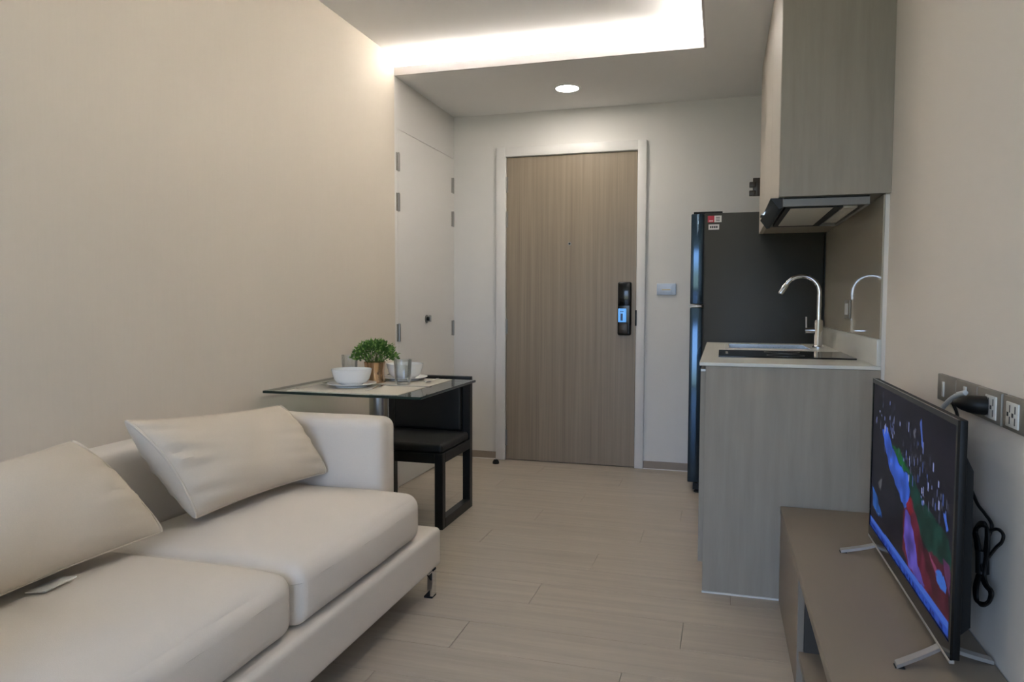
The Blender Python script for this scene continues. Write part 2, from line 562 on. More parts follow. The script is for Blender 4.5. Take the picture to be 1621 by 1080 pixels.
# ceiling: upper slab, lower bulkhead with an open trough, lip along the edge
ce = struct(MB().box(XL - 0.12, XT + 0.12, YF - 0.1, YB + 0.12, ZU, 2.55).build('ceiling', 'ceiling_white'), 'white ceiling with a glowing recessed cove')
TR, SH = 0.17, 0.012
bk = MB()
bk.box(XL, XT, YCOVE + TR, YB, ZH, ZU - 0.0005)                       # hall bulkhead
bk.box(XL, XCOVE + TR, YCOVE + 0.012, YCOVE + TR, ZH, ZH + SH)               # trough floor
bk.box(XCOVE + TR, XT, YF, YCOVE + TR, ZH, ZU - 0.0005)
bk.box(XCOVE + 0.012, XCOVE + TR, YF, YCOVE + 0.012, ZH, ZH + SH)
bk.build('bulkhead', 'ceiling_white', ce, smooth=0)
LIP = 0.046
tr1 = MB().box(XL, XCOVE + 0.012, YCOVE, YCOVE + 0.012, ZH, ZH + LIP).box(XCOVE, XCOVE + 0.012, YF, YCOVE - 0.0001, ZH, ZH + LIP).build('trim_1', 'lip_white', smooth=0)
struct(tr1, 'white lip edging the ceiling cove')
ZL = ZH + 0.030
tag(MB().box(XL + 0.03, XCOVE + 0.06, YCOVE + 0.065, YCOVE + 0.125, ZH + SH, ZL).build('led_strip', 'led', smooth=0),
    'glowing white strip light in the ceiling cove across the hall edge', 'strip light', 'cove strip lights')
tag(MB().box(XCOVE + 0.065, XCOVE + 0.125, 0.75, YCOVE + 0.05, ZH + SH, ZL).build('led_strip', 'led', smooth=0),
    'glowing white strip light in the ceiling cove along the kitchen side', 'strip light', 'cove strip lights')

dl = thing('downlight', 'round white recessed downlight shining in the hall ceiling', 'downlight', (-0.887, 4.232, ZH))
MB().lathe([(0.066, 0.0), (0.066, -0.006), (0.078, -0.004), (0.079, 0.0)], (-0.887, 4.232, ZH), 40).build('trim_ring', 'white_trim', dl)
MB().lathe([(0.0001, -0.004), (0.066, -0.004), (0.066, 0.0), (0.0001, 0.0)], (-0.887, 4.232, ZH), 40).build('diffuser', 'lamp_disc', dl)

# ================================================================== SOFA
SY0, SY1, SX = 0.63, 2.458, -0.975
sofa = thing('sofa', 'cream linen two-seat sofa with chrome legs against the beige wall', 'sofa', (-1.37, 1.55, 0))
cushion_mb(XL + 0.015, SX, SY0, SY1, 0.102, 0.243, 0.018, n=10).build('base', 'sofa_fabric', sofa)
cushion_mb(XL + 0.015, -1.615, SY0 + 0.01, SY1 - 0.01, 0.235, 0.650, 0.045, n=14, wob=0.001, seed=3).build('backrest', 'sofa_fabric', sofa)
for a, b in ((2.315, SY1 - 0.002), (SY0 + 0.002, 0.772)):
    cushion_mb(-1.70, -1.150, a, b, 0.235, 0.648, 0.040, n=14, wob=0.0008, seed=5).build('armrest', 'sofa_fabric', sofa)
for i, (a, b, xf) in enumerate(((1.548, 2.312, -0.992), (0.775, 1.543, -0.998))):
    sc = cushion_mb(-1.62, xf, a, b, 0.243, 0.405, 0.042, crown=0.022, belly=0.014, n=24, wob=0.0012, seed=11 + i).build('seat_cushion', 'sofa_fabric', sofa)
    # stitched seam below the top edge
    e, zz = 0.0008, 0.362
    P = [(-1.55, b + e, zz)]
    for k in range(7):
        w = math.pi / 2 * k / 6
        P.append((xf - 0.042 + (0.042 + e) * math.sin(w), b - 0.042 + (0.042 + e) * math.cos(w), zz))
    n = 16
    for k in range(n + 1):
        v = 1 - 2 * k / n
        P.append((xf + e + 0.014 * (1 - v * v) * 0.62, (a + b) / 2 + v * ((b - a) / 2 - 0.043), zz))
    for k in range(7):
        w = math.pi / 2 * k / 6
        P.append((xf - 0.042 + (0.042 + e) * math.cos(w), a + 0.042 - (0.042 + e) * math.sin(w), zz))
    P.append((-1.55, a - e, zz))
    MB().tube(P, 0.0012, 6).build('seam', 'seam', sc)
for lx, ly, sg, sy in ((SX - 0.006, SY1 - 0.055, -1, -1), (SX - 0.006, SY0 + 0.055, -1, 1), (XL + 0.06, SY1 - 0.055, 1, -1), (XL + 0.06, SY0 + 0.055, 1, 1)):
    lg = MB().box(lx, lx + sg * 0.010, ly - 0.018, ly + 0.018, 0.006, 0.103, bev=0.001, seg=1) \
        .box(lx + sg * 0.010, lx + sg * 0.032, ly + 0.009, ly + 0.018, 0.006, 0.103, bev=0.001, seg=1) \
        .box(lx, lx + sg * 0.085, ly - 0.05, ly + 0.018, 0.096, 0.103, bev=0.001, seg=1).build('leg', 'chrome', sofa)
    MB().box(lx - 0.001, lx + sg * 0.033, ly - 0.019, ly + 0.019, 0.0, 0.0065).build('foot_pad', 'rubber', lg)
    MB().prism_x([(ly - 0.05, 0.096), (ly - 0.018, 0.096), (ly - 0.018, 0.066)], lx + sg * 0.002, lx + sg * 0.008).build('gusset', 'black_plastic', lg)


# ------------------------------------------------------------------ throw pillows
def pillow(label, c00, c10, c11, c01, T, seed, zip_end=0, sag=0.0, tagpos=None):
    """c00 lower-left, c10 lower-right, c11 upper-right, c01 upper-left corner; left/right as seen from the seat front"""
    C = [Vector(c) for c in (c00, c10, c11, c01)]
    nrm = ((C[1] - C[0]).cross(C[3] - C[0])).normalized()
    if nrm.x < 0:
        nrm = -nrm
    root = thing('throw_pillow', label, 'pillow', sum(C, Vector()) / 4 - Vector((0, 0, 0.17)))
    rnd = random.Random(seed)
    ph = [rnd.uniform(0, 6.28) for _ in range(10)]
    NU, NV = 56, 36
    end = 0.48

    def surf(u, v, s):
        """u,v in -1..1, s=+1 front, -1 back"""
        # pinched sides: the outline bows inwards between the corners
        uu = u * (1 - 0.030 * (1 - v * v))
        vv = v * (1 - 0.070 * (1 - u * u) ** 1.0)
        a, b = (uu + 1) / 2, (vv + 1) / 2
        p = (C[0] * (1 - a) + C[1] * a) * (1 - b) + (C[3] * (1 - a) + C[2] * a) * b
        hv = max(0.0, 1 - abs(v) ** 2.3) ** 0.62
        hu = max(0.0, 1 - abs(u) ** 3.2) ** 0.62
        h = T * hv * (end * (1 - abs(u) ** 16 * 0.15) + (1 - end) * hu)
        # soft folds running in from the short ends
        f = math.exp(-(1 - abs(u)) * 4.5)
        fold = math.sin(12.5 * v + ph[0] + 2.5 * abs(u) * v + (2 if u > 0 else 0)) + 0.7 * math.sin(23 * v + ph[1] + 5 * u)
        h += (0.0135 if u < 0 else 0.008) * f * fold * hv * (1 - abs(u) ** 14)
        h += 0.004 * hv * hu * math.sin(3.1 * u + 2.2 * v + ph[2]) + 0.0025 * hv * math.sin(7 * u - 4 * v + ph[3])
        q = p + nrm * (s * h)
        q.z -= sag * (1 - u * u) * (1 - abs(v)) * 0.5
        return q
    vs, fs = [], []
    idx = {}
    us = [math.sin(math.pi / 2 * (-1 + 2 * i / NU)) * 0.35 + (-1 + 2 * i / NU) * 0.65 for i in range(NU + 1)]
    vv_ = [math.sin(math.pi / 2 * (-1 + 2 * j / NV)) * 0.6 + (-1 + 2 * j / NV) * 0.4 for j in range(NV + 1)]
    for s in (1, -1):
        for i, u in enumerate(us):
            for j, v in enumerate(vv_):
                if s == -1 and j in (0, NV):
                    idx[(s, i, j)] = idx[(1, i, j)]
                    continue
                idx[(s, i, j)] = len(vs)
                vs.append(surf(u, v, s))
        for i in range(NU):
            for j in range(NV):
                q = (idx[(s, i, j)], idx[(s, i + 1, j)], idx[(s, i + 1, j + 1)], idx[(s, i, j + 1)])
                fs.append(q if s == 1 else tuple(reversed(q)))
    # gusset that closes each short end, a little domed
    for i, sg in ((0, -1), (NU, 1)):
        mid = []
        outv = (C[1] - C[0]).normalized() * sg
        for j in range(NV + 1):
            if j in (0, NV):
                mid.append(idx[(1, i, j)])
            else:
                m_ = (surf(us[i], vv_[j], 1) + surf(us[i], vv_[j], -1)) / 2 + outv * 0.012 * (1 - vv_[j] ** 2)
                mid.append(len(vs)); vs.append(m_)
        for j in range(NV):
            for s in (1, -1):
                q = [idx[(s, i, j)], mid[j], mid[j + 1], idx[(s, i, j + 1)]]
                q2 = []
                for k in q:
                    if k not in q2:
                        q2.append(k)
                fs.append(tuple(q2))
    MB().add(vs, fs).build('cover', 'pillow_fabric', root, smooth=60)
    for sg in (-1, 1):
        P = [surf(sg * 1.0, -0.985 + 1.97 * k / 40, 1) for k in range(41)]
        MB().tube(P, 0.0045, 8).build('piping', 'pillow_fabric', root)
    for sv in (-1, 1):
        P = [surf(-0.99 + 1.98 * k / 40, sv * 0.999, 1) for k in range(41)]
        MB().tube(P, 0.0022, 8).build('edge_seam', 'pillow_fabric', root)
    if tagpos:
        a = Vector(tagpos)
        MB().add([a, a + Vector((0.045, 0.01, 0.004)), a + Vector((0.040, 0.095, 0.006)), a + Vector((0.0, 0.09, 0.002)),
                  a + Vector((0, 0, 0.003)), a + Vector((0.045, 0.01, 0.007)), a + Vector((0.040, 0.095, 0.009)), a + Vector((0.0, 0.09, 0.005))],
                 [(0, 1, 2, 3), (4, 7, 6, 5), (0, 4, 5, 1), (1, 5, 6, 2), (2, 6, 7, 3), (3, 7, 4, 0)]).build('care_label', 'tag_white', root)
    return root


pillow('cream oblong throw pillow with piped end leaning beside the armrest',
       (-1.420, 1.700, 0.452), (-1.362, 2.300, 0.450), (-1.530, 2.275, 0.690), (-1.545, 1.585, 0.742), 0.078, 21)
pillow('cream oblong throw pillow with a white care label sticking out underneath',
       (-1.395, 0.845, 0.455), (-1.430, 1.580, 0.448), (-1.548, 1.418, 0.716), (-1.540, 0.800, 0.700), 0.082, 33, tagpos=(-1.443, 1.195, 0.430))

# ================================================================== DINING TABLE AND WHAT STANDS ON IT
ZT = 0.715
TX0, TX1, TY0, TY1 = -1.735, -1.062, 2.470, 3.100
tb = thing('dining_table', 'square clear glass table on a steel column beside the sofa', 'table', (-1.395, 2.80, 0))
gt = MB().box(TX0, TX1, TY0, TY1, ZT - 0.010, ZT, bev=0.0015, seg=1).build('glass_top', 'table_glass', tb, smooth=0)
gt.data.materials.append(MATS['glass_edge'])
for p in gt.data.polygons:
    if abs(p.normal.z) < 0.9:
        p.material_index = 1
MB().lathe([(0.0001, 0.012), (0.042, 0.012), (0.042, 0.690), (0.0001, 0.690)], (-1.393, 2.80, 0), 40).build('column', 'steel', tb)
MB().lathe([(0.0001, 0.0), (0.21, 0.0), (0.21, 0.008), (0.20, 0.012), (0.0001, 0.013)], (-1.393, 2.80, 0), 48).build('base_plate', 'steel', tb)
MB().lathe([(0.0001, 0.0), (0.075, 0.0), (0.08, 0.004), (0.08, 0.0155), (0.0001, 0.0155)], (-1.393, 2.80, 0.6895), 40).build('top_flange', 'steel', tb)

for lab, y0_, y1_ in (('beige woven placemat under the bowl next to the sofa', 2.492, 2.762), ('beige woven placemat under the bowl next to the chair', 2.792, 3.072)):
    tag(box('placemat', 'placemat', None, -1.640, -1.165, y0_, y1_, ZT + 0.0002, ZT + 0.0022), lab, 'placemat', 'placemats on the glass table')
ZM = ZT + 0.0024


def plate(lab, x_, y_):
    o = MB().lathe([(0.0001, 0.003), (0.055, 0.003), (0.058, 0.0), (0.064, 0.0), (0.066, 0.004), (0.100, 0.014), (0.1005, 0.0165), (0.098, 0.017), (0.068, 0.0085), (0.0001, 0.0075)],
                   (x_, y_, ZM), 48).build('plate', 'porcelain')
    return tag(o, lab, 'plate', 'white plates on the glass table')


def bowl(lab, x_, y_):
    o = MB().lathe([(0.0001, 0.004), (0.036, 0.004), (0.038, 0.0), (0.044, 0.0), (0.047, 0.004), (0.062, 0.010), (0.072, 0.024), (0.079, 0.048), (0.0820, 0.062), (0.0825, 0.0645),
                    (0.080, 0.0648), (0.0762, 0.048), (0.069, 0.025), (0.058, 0.0135), (0.036, 0.010), (0.0001, 0.0095)], (x_, y_, ZM + 0.0086), 48).build('bowl', 'porcelain')
    return tag(o, lab, 'bowl', 'white bowls on plates')


plate('white round plate under the bowl next to the sofa', -1.462, 2.690)
bowl('white porcelain bowl on its plate next to the sofa', -1.462, 2.690)
plate('white round plate under the bowl next to the chair', -1.362, 2.996)
bowl('white porcelain bowl on its plate next to the chair', -1.362, 2.996)


def tumbler(lab, x_, y_, z_):
    o = MB().lathe([(0.0001, 0.0), (0.031, 0.0), (0.033, 0.004), (0.0385, 0.104), (0.0380, 0.106), (0.0368, 0.104), (0.0305, 0.016), (0.0001, 0.013)], (x_, y_, z_), 40).build('drinking_glass', 'drink_glass')
    return tag(o, lab, 'glass', 'tumblers on the glass table')


tumbler('clear tumbler standing in front of the bowl next to the chair', -1.296, 2.828, ZM)
tumbler('clear tumbler standing between the potted plant and the wall', -1.632, 2.985, ZM)


def cutlery(name, lab, cat, x_, y_, ang, kind):
    mb = MB()
    L_ = 0.19
    prof = [(-0.095, 0.0065), (-0.06, 0.006), (-0.02, 0.0032), (0.03, 0.003), (0.045, 0.006)]
    if kind == 'spoon':
        prof += [(0.055, 0.014), (0.070, 0.019), (0.085, 0.015), (0.094, 0.004)]
    elif kind == 'fork':
        prof += [(0.052, 0.0115), (0.060, 0.012), (0.066, 0.012)]
    else:
        prof += [(0.05, 0.008), (0.085, 0.008), (0.095, 0.002)]
    ca, sa = math.cos(ang), math.sin(ang)

    def P(a, b, z):
        return (x_ + a * ca - b * sa, y_ + a * sa + b * ca, z)
    top = [(a, w) for a, w in prof]
    vs, fs = [], []
    for a, w in top:
        t = (a + 0.095) / 0.19
        z = ZM + 0.004 + 0.007 * abs(t - 0.62) * 2 * (0.4 if t > 0.62 else 0.15) + (0.004 if 0.55 < t < 0.75 else 0)
        dip = 0.005 if (kind == 'spoon' and a > 0.05) else 0.0
        vs += [P(a, -w, z + dip), P(a, 0, z), P(a, w, z + dip), P(a, -w, z + dip - 0.0018), P(a, 0, z - 0.0022), P(a, w, z + dip - 0.0018)]
    n = len(top)
    for i in range(n - 1):
        o = i * 6
        for q in ((0, 1), (1, 2), (2, 5), (5, 4), (4, 3), (3, 0)):
            fs.append((o + q[0], o + q[1], o + 6 + q[1], o + 6 + q[0]))
    fs += [(0, 1, 4, 3), (1, 2, 5, 4), ((n - 1) * 6, (n - 1) * 6 + 1, (n - 1) * 6 + 4, (n - 1) * 6 + 3), ((n - 1) * 6 + 1, (n - 1) * 6 + 2, (n - 1) * 6 + 5, (n - 1) * 6 + 4)]
    mb.add(vs, fs)
    if kind == 'fork':
        for k in (-0.0095, -0.0032, 0.0032, 0.0095):
            mb.tube([P(0.064, k, ZM + 0.0085), P(0.082, k, ZM + 0.0095), P(0.096, k, ZM + 0.012)], [0.0018, 0.0016, 0.001], 6)
    o = mb.build(name, 'chrome')
    return tag(o, lab, cat, 'cutlery on the placemats')


cutlery('fork', 'steel fork lying beside the bowl next to the sofa', 'fork', -1.600, 2.625, math.radians(80), 'fork')
cutlery('knife', 'steel knife lying beside the bowl next to the sofa', 'knife', -1.330, 2.640, math.radians(96), 'knife')
cutlery('spoon', 'steel spoon lying beside the bowl next to the chair', 'spoon', -1.215, 2.955, math.radians(-84), 'spoon')

# potted plant
PX, PY = -1.446, 2.866
pp = thing('potted_plant', 'bushy green plant in a shiny copper pot on the glass table', 'potted plant', (PX, PY, ZT))
MB().lathe([(0.0001, 0.0), (0.045, 0.0), (0.047, 0.003), (0.0465, 0.012), (0.043, 0.018), (0.041, 0.05), (0.047, 0.090), (0.0455, 0.091), (0.0395, 0.052), (0.040, 0.022), (0.0001, 0.02)],
           (PX, PY, ZT + 0.0004), 40).build('pot', 'copper', pp)
MB().lathe([(0.0001, 0.084), (0.0450, 0.082)], (PX, PY, ZT + 0.0004), 30).build('soil', 'soil', pp)
rnd = random.Random(5)
for nm, mt, cnt in (('foliage', 'leaf', 900), ('leaf_tips', 'leaf_light', 260)):
    lv = MB()
    for i in range(cnt):
        a = rnd.uniform(0, 2 * math.pi)
        el = rnd.uniform(0.05, 1.35) if mt == 'leaf' else rnd.uniform(0.1, 1.45)
        rr = rnd.uniform(0.55, 0.98) ** 0.7 if mt == 'leaf' else rnd.uniform(0.88, 1.06)
        bump_ = 1 + 0.10 * math.sin(5 * a + 1) * math.cos(3 * el)
        p = Vector((PX + 0.098 * rr * bump_ * math.cos(el) * math.cos(a), PY + 0.098 * rr * bump_ * math.cos(el) * math.sin(a), ZT + 0.094 + 0.085 * rr * bump_ * math.sin(el)))
        d = Vector((math.cos(a) * math.cos(el), math.sin(a) * math.cos(el), 0.3 + math.sin(el) * 0.7)) + Vector((rnd.uniform(-.7, .7), rnd.uniform(-.7, .7), rnd.uniform(-.5, .7)))
        d.normalize()
        s = d.cross(Vector((rnd.uniform(-1, 1), rnd.uniform(-1, 1), rnd.uniform(-1, 1)))).normalized()
        up = s.cross(d)
        l_, w_ = rnd.uniform(0.011, 0.019), rnd.uniform(0.0035, 0.0055)
        lv.add([p, p + d * l_ * .5 + s * w_ + up * .0012, p + d * l_, p + d * l_ * .5 - s * w_ + up * .0012, p + d * l_ * .5 - up * .0008],
               [(0, 1, 4), (1, 2, 4), (2, 3, 4), (3, 0, 4)])
    o = lv.build(nm, mt, pp, smooth=0)
    o['kind'] = 'stuff'
sm = MB()
for i in range(46):
    a, el = rnd.uniform(0, 6.28), rnd.uniform(0.15, 1.4)
    e = Vector((PX + 0.090 * math.cos(el) * math.cos(a), PY + 0.090 * math.cos(el) * math.sin(a), ZT + 0.094 + 0.085 * math.sin(el)))
    s = Vector((PX + 0.02 * math.cos(a), PY + 0.02 * math.sin(a), ZT + 0.082))
    sm.tube([s, (s + e) / 2 + Vector((0, 0, 0.01)), e], [0.0014, 0.0011, 0.0007], 4)
o = sm.build('stems', 'stem', pp, smooth=0)
o['kind'] = 'stuff'

# ================================================================== CHAIR
CX0, CX1, CY0, CY1, CW = -1.700, -1.235, 3.128, 3.552, 0.040
ch = thing('dining_chair', 'black leather dining chair with sled legs tucked at the glass table', 'chair', ((CX0 + CX1) / 2, (CY0 + CY1) / 2, 0))
for xa in (CX0, CX1 - CW):
    box('leg', 'black_wood', ch, xa, xa + CW, CY0, CY0 + CW, 0.0, 0.36, bev=0.002, seg=1)
    box('leg', 'black_wood', ch, xa, xa + CW, CY1 - CW, CY1, 0.0, 0.675, bev=0.002, seg=1)
    box('runner', 'black_wood', ch, xa, xa + CW, CY0 + CW, CY1 - CW, 0.0, 0.046, bev=0.002, seg=1)
    box('side_rail', 'black_wood', ch, xa, xa + CW, CY0 + CW, CY1 - CW, 0.312, 0.36, bev=0.002, seg=1)
for ya in (CY0, CY1 - CW):
    box('cross_rail', 'black_wood', ch, CX0 + CW, CX1 - CW, ya, ya + CW, 0.312, 0.36, bev=0.002, seg=1)
cushion_mb(CX0 + 0.004, CX1 - 0.004, CY0 + 0.002, CY1 - CW - 0.002, 0.358, 0.402, 0.016, crown=0.008, n=10).build('seat_pad', 'black_leather', ch)
bp = box('back_panel', 'black_wood', ch, CX0 + CW, CX1 - CW, CY1 - 0.028, CY1 - 0.004, 0.36, 0.672, bev=0.002, seg=1)
cushion_mb(CX0 + CW + 0.004, CX1 - CW - 0.004, CY1 - 0.058, CY1 - 0.026, 0.405, 0.655, 0.012, n=8).build('back_pad', 'black_leather', ch)
box('top_rail', 'black_wood', ch, CX0, CX1, CY1 - CW, CY1, 0.668, 0.684, bev=0.003)

# ================================================================== KITCHEN
XF = -0.0515
SX0, SX1, SKY0, SKY1 = 0.035, 0.405, 3.60, 3.98        # sink cut-out
ku = thing('kitchen_base_unit', 'grey wood-grain kitchen base unit between the fridge and television bench', 'cabinet', (0.24, 3.43, 0))
box('end_panel', 'cab_wood', ku, XF, XK - 0.001, YK, YK + 0.020, 0.006, 0.838, bev=0.001, seg=1)
box('silicone_joint', 'silicone', ku, XF - 0.001, XK - 0.002, YK - 0.005, YK + 0.006, 0.0, 0.0062)
MB().box(XF + 0.02, XK - 0.001, YK + 0.020, SKY0 - 0.02, 0.10, 0.838).box(XF + 0.02, XK - 0.001, SKY0 - 0.02, YKE - 0.006, 0.10, 0.12) \
    .box(XK - 0.012, XK - 0.001, SKY0 - 0.02, YKE - 0.006, 0.12, 0.838).box(XF + 0.02, XK - 0.012, YKE - 0.022, YKE - 0.006, 0.12, 0.838) \
    .build('carcass', 'cab_wood', ku, smooth=0)
box('plinth', 'baseboard', ku, XF + 0.05, XF + 0.066, YK + 0.020, YKE - 0.006, 0.0, 0.10)
n = 3
dw = (YKE - 0.01 - (YK + 0.024)) / n
for i in range(n):
    ya = YK + 0.024 + i * dw
    d = box('cabinet_door', 'cab_wood', ku, XF - 0.018, XF + 0.0, ya + 0.0015, ya + dw - 0.0015, 0.105, 0.815, bev=0.001, seg=1)
    box('finger_pull', 'hinge_metal', d, XF - 0.0175, XF + 0.001, ya + 0.003, ya + dw - 0.003, 0.8152, 0.824)

wt = thing('worktop', 'off-white stone kitchen worktop with a low upstand', 'worktop', (0.24, 3.43, 0.838))
# slab with a sink cut-out
ZS = 0.8515
sl = MB()
sl.box(XF - 0.022, XK - 0.001, YK - 0.006, SKY0, 0.8385, ZS, bev=0.002)
sl.box(XF - 0.022, SX0, SKY0, SKY1, 0.8385, ZS).box(SX1, XK - 0.001, SKY0, SKY1, 0.8385, ZS)
sl.box(XF - 0.022, XK - 0.001, SKY1, YKE, 0.8385, ZS)
sl.build('slab', 'stone_top', wt, smooth=20)
box('upstand', 'stone_top', wt, XK - 0.016, XK - 0.001, YK + 0.004, YKE, ZS, 0.943, bev=0.0015)

sk = thing('kitchen_sink', 'steel sink sunk into the off-white worktop', 'sink', (0.22, 3.79, 0.70))
b_ = MB()
t = 0.0015
b_.box(SX0 + 0.004, SX1 - 0.004, SKY0 + 0.004, SKY1 - 0.004, 0.700, 0.702)
b_.box(SX0 + 0.002, SX0 + 0.004, SKY0 + 0.004, SKY1 - 0.004, 0.70, 0.8525).box(SX1 - 0.004, SX1 - 0.002, SKY0 + 0.004, SKY1 - 0.004, 0.70, 0.8525)
b_.box(SX0 + 0.002, SX1 - 0.002, SKY0 + 0.002, SKY0 + 0.004, 0.70, 0.8525).box(SX0 + 0.002, SX1 - 0.002, SKY1 - 0.004, SKY1 - 0.002, 0.70, 0.8525)
b_.build('basin', 'steel', sk)
rim = MB()
for q in ((SX0 - 0.016, SX0 + 0.004, SKY0 - 0.016, SKY1 + 0.016), (SX1 - 0.004, SX1 + 0.016, SKY0 - 0.016, SKY1 + 0.016), (SX0 + 0.004, SX1 - 0.004, SKY0 - 0.016, SKY0 + 0.004), (SX0 + 0.004, SX1 - 0.004, SKY1 - 0.004, SKY1 + 0.016)):
    rim.box(*q, ZS + 0.0002, ZS + 0.0030, bev=0.0008, seg=1)
rim.build('rim', 'stone_top', sk)
MB().lathe([(0.0001, 0.0), (0.04, 0.0), (0.042, 0.002), (0.03, 0.003), (0.0001, 0.001)], (0.22, 3.79, 0.7022), 24).build('drain', 'chrome', sk)

fx, fy = 0.450, 3.770
fa = thing('kitchen_faucet', 'chrome gooseneck kitchen faucet beside the sink', 'faucet', (fx, fy, ZS))
MB().lathe([(0.0001, 0), (0.027, 0), (0.027, 0.006), (0.0215, 0.010), (0.0205, 0.012), (0.0205, 0.125), (0.018, 0.135), (0.0001, 0.136)], (fx, fy, ZS + 0.0002), 28).build('body', 'chrome', fa)
# arch lies in the x-z plane, towards the basin
R_ = 0.080
P = [(fx, fy, ZS + 0.13 + 0.136 * k / 8) for k in range(9)]
zc_ = ZS + 0.266
for k in range(1, 25):
    a = math.radians(152) * k / 24
    P.append((fx - R_ + R_ * math.cos(a), fy, zc_ + R_ * math.sin(a)))
MB().tube(P, 0.0105, 14).build('spout', 'chrome', fa)
e1, e0 = Vector(P[-1]), Vector(P[-2])
dv = (e1 - e0).normalized()
MB().tube([e1 - dv * 0.004, e1 + dv * 0.001, e1 + dv * 0.048, e1 + dv * 0.052], [0.0115, 0.0135, 0.0135, 0.010], 16).build('spray_head', 'chrome', fa)
lv = MB().tube([(fx - 0.015, fy, ZS + 0.085), (fx - 0.060, fy, ZS + 0.085)], 0.0135, 16).build('handle', 'chrome', fa)
MB().tube([(fx - 0.053, fy, ZS + 0.090), (fx - 0.055, fy, ZS + 0.150)], [0.0045, 0.004], 10).build('lever', 'chrome', lv)

hb = thing('cooktop', 'black glass cooktop set on the worktop near its end', 'cooktop', (0.245, 3.19, ZS))
box('glass_plate', 'hob_glass', hb, -0.008, 0.496, 2.995, 3.385, ZS + 0.0003, ZS + 0.0063, bev=0.001, seg=1)
for yy in (3.09, 3.29):
    MB().lathe([(0.070, 0.0), (0.0716, 0.0), (0.0716, 0.0003), (0.070, 0.0003)], (0.25, yy, ZS + 0.0064), 40, closed=True).build('zone_ring', 'hinge_metal', hb)
box('control_strip', 'hinge_metal', hb, 0.02, 0.03, 3.12, 3.26, ZS + 0.0063, ZS + 0.0066)

bs = box('backsplash', 'backsplash', None, XK - 0.006, XK - 0.0005, YK + 0.014, YKE, 0.9435, 1.4345)
tag(bs, 'glossy taupe glass backsplash panel behind the faucet', 'backsplash')
ko = thing('wall_socket', 'grey socket plate with white insert on the glossy backsplash', 'socket', (XK - 0.006, 3.385, 1.04), 'wall sockets')
box('plate', 'bronze_plate', ko, XK - 0.014, XK - 0.0062, 3.320, 3.450, 1.002, 1.082, bev=0.002)
box('insert', 'white_plastic', ko, XK - 0.0165, XK - 0.0138, 3.355, 3.415, 1.018, 1.066, bev=0.001)

# wall cabinet up to the ceiling
UX, UZ = 0.1864, 1.4367
YU = 2.714
uc = thing('wall_cabinet', 'tall grey wood-grain wall cabinet with beige doors above the worktop', 'cabinet', (0.36, 3.43, UZ))
box('end_panel', 'cab_wood', uc, UX + 0.0, XT - 0.0005, YU, YU + 0.010, UZ, ZH - 0.002, bev=0.001, seg=1)
box('carcass', 'cab_wood', uc, UX + 0.022, XK - 0.001, YU + 0.020, YKE - 0.002, UZ + 0.002, ZH - 0.002)
n = 3
dw = (YKE - YU) / n
for i in range(n):
    ya = YU + i * dw
    d = box('cabinet_door', 'cab_front', uc, UX - 0.0005, UX + 0.0205, ya + (0.0205 if i == 0 else 0.0012), ya + dw - 0.0012, UZ + 0.0005, ZH - 0.006, bev=0.001, seg=1)
hg = box('hinge', 'lock_brown', uc, 0.150, UX + 0.004, YKE - 0.012, YKE + 0.006, 1.640, 1.735, bev=0.002)
for zz in (1.655, 1.70):
    box('hinge_arm', 'lock_brown', hg, 0.132, 0.165, YKE - 0.018, YKE + 0.010, zz - 0.014, zz + 0.014, bev=0.003)

# slim range hood under the cabinet
HZ = 1.404
ho = thing('range_hood', 'slim steel range hood fitted under the wall cabinet', 'range hood', (0.34, 3.10, HZ))
HX0, HX1, HY0, HY1 = UX + 0.014, 0.480, YU + 0.022, 3.46
sh = MB()
sh.box(HX0, HX1, HY0, HY0 + 0.012, HZ, UZ - 0.001, bev=0.001, seg=1)
sh.box(HX0, HX1, HY1 - 0.012, HY1, HZ, UZ - 0.001)
sh.box(HX1 - 0.012, HX1, HY0 + 0.012, HY1 - 0.012, HZ, UZ - 0.001)
sh.box(HX0, HX1, HY0, HY1, UZ - 0.006, UZ - 0.001)
sh.build('housing', 'hood_steel', ho)
fp = MB().prism_y([(0.160, UZ - 0.0015), (HX0 - 0.0005, UZ - 0.0015), (HX0 - 0.0005, HZ - 0.004), (0.188, HZ - 0.006)], HY0 + 0.004, HY1 + 0.002)
fpo = fp.build('front_panel', 'black_gloss', ho, smooth=0)
box('rail', 'chrome', fpo, 0.152, 0.168, 3.20, 3.30, UZ - 0.006, UZ + 0.001)
und = box('underside', 'hood_steel', ho, HX0 + 0.006, HX1 - 0.012, HY0 + 0.012, HY1 - 0.012, HZ + 0.012, HZ + 0.016)
box('filter', 'filter_steel', ho, HX0 + 0.030, HX1 - 0.105, HY0 + 0.045, HY1 - 0.055, HZ - 0.001, HZ + 0.012, bev=0.003)
fl = MB()
for q in ((HX0 + 0.012, HX0 + 0.030, HY0 + 0.028, HY1 - 0.035), (HX1 - 0.105, HX1 - 0.080, HY0 + 0.028, HY1 - 0.035), (HX0 + 0.030, HX1 - 0.105, HY0 + 0.028, HY0 + 0.045), (HX0 + 0.030, HX1 - 0.105, HY1 - 0.055, HY1 - 0.035)):
    fl.box(*q, HZ - 0.002, HZ + 0.012)
fl.build('filter_frame', 'black_plastic', ho)
box('lamp_cover', 'filter_steel', ho, HX1 - 0.070, HX1 - 0.022, HY0 + 0.10, HY1 - 0.12, HZ + 0.002, HZ + 0.012, bev=0.003)

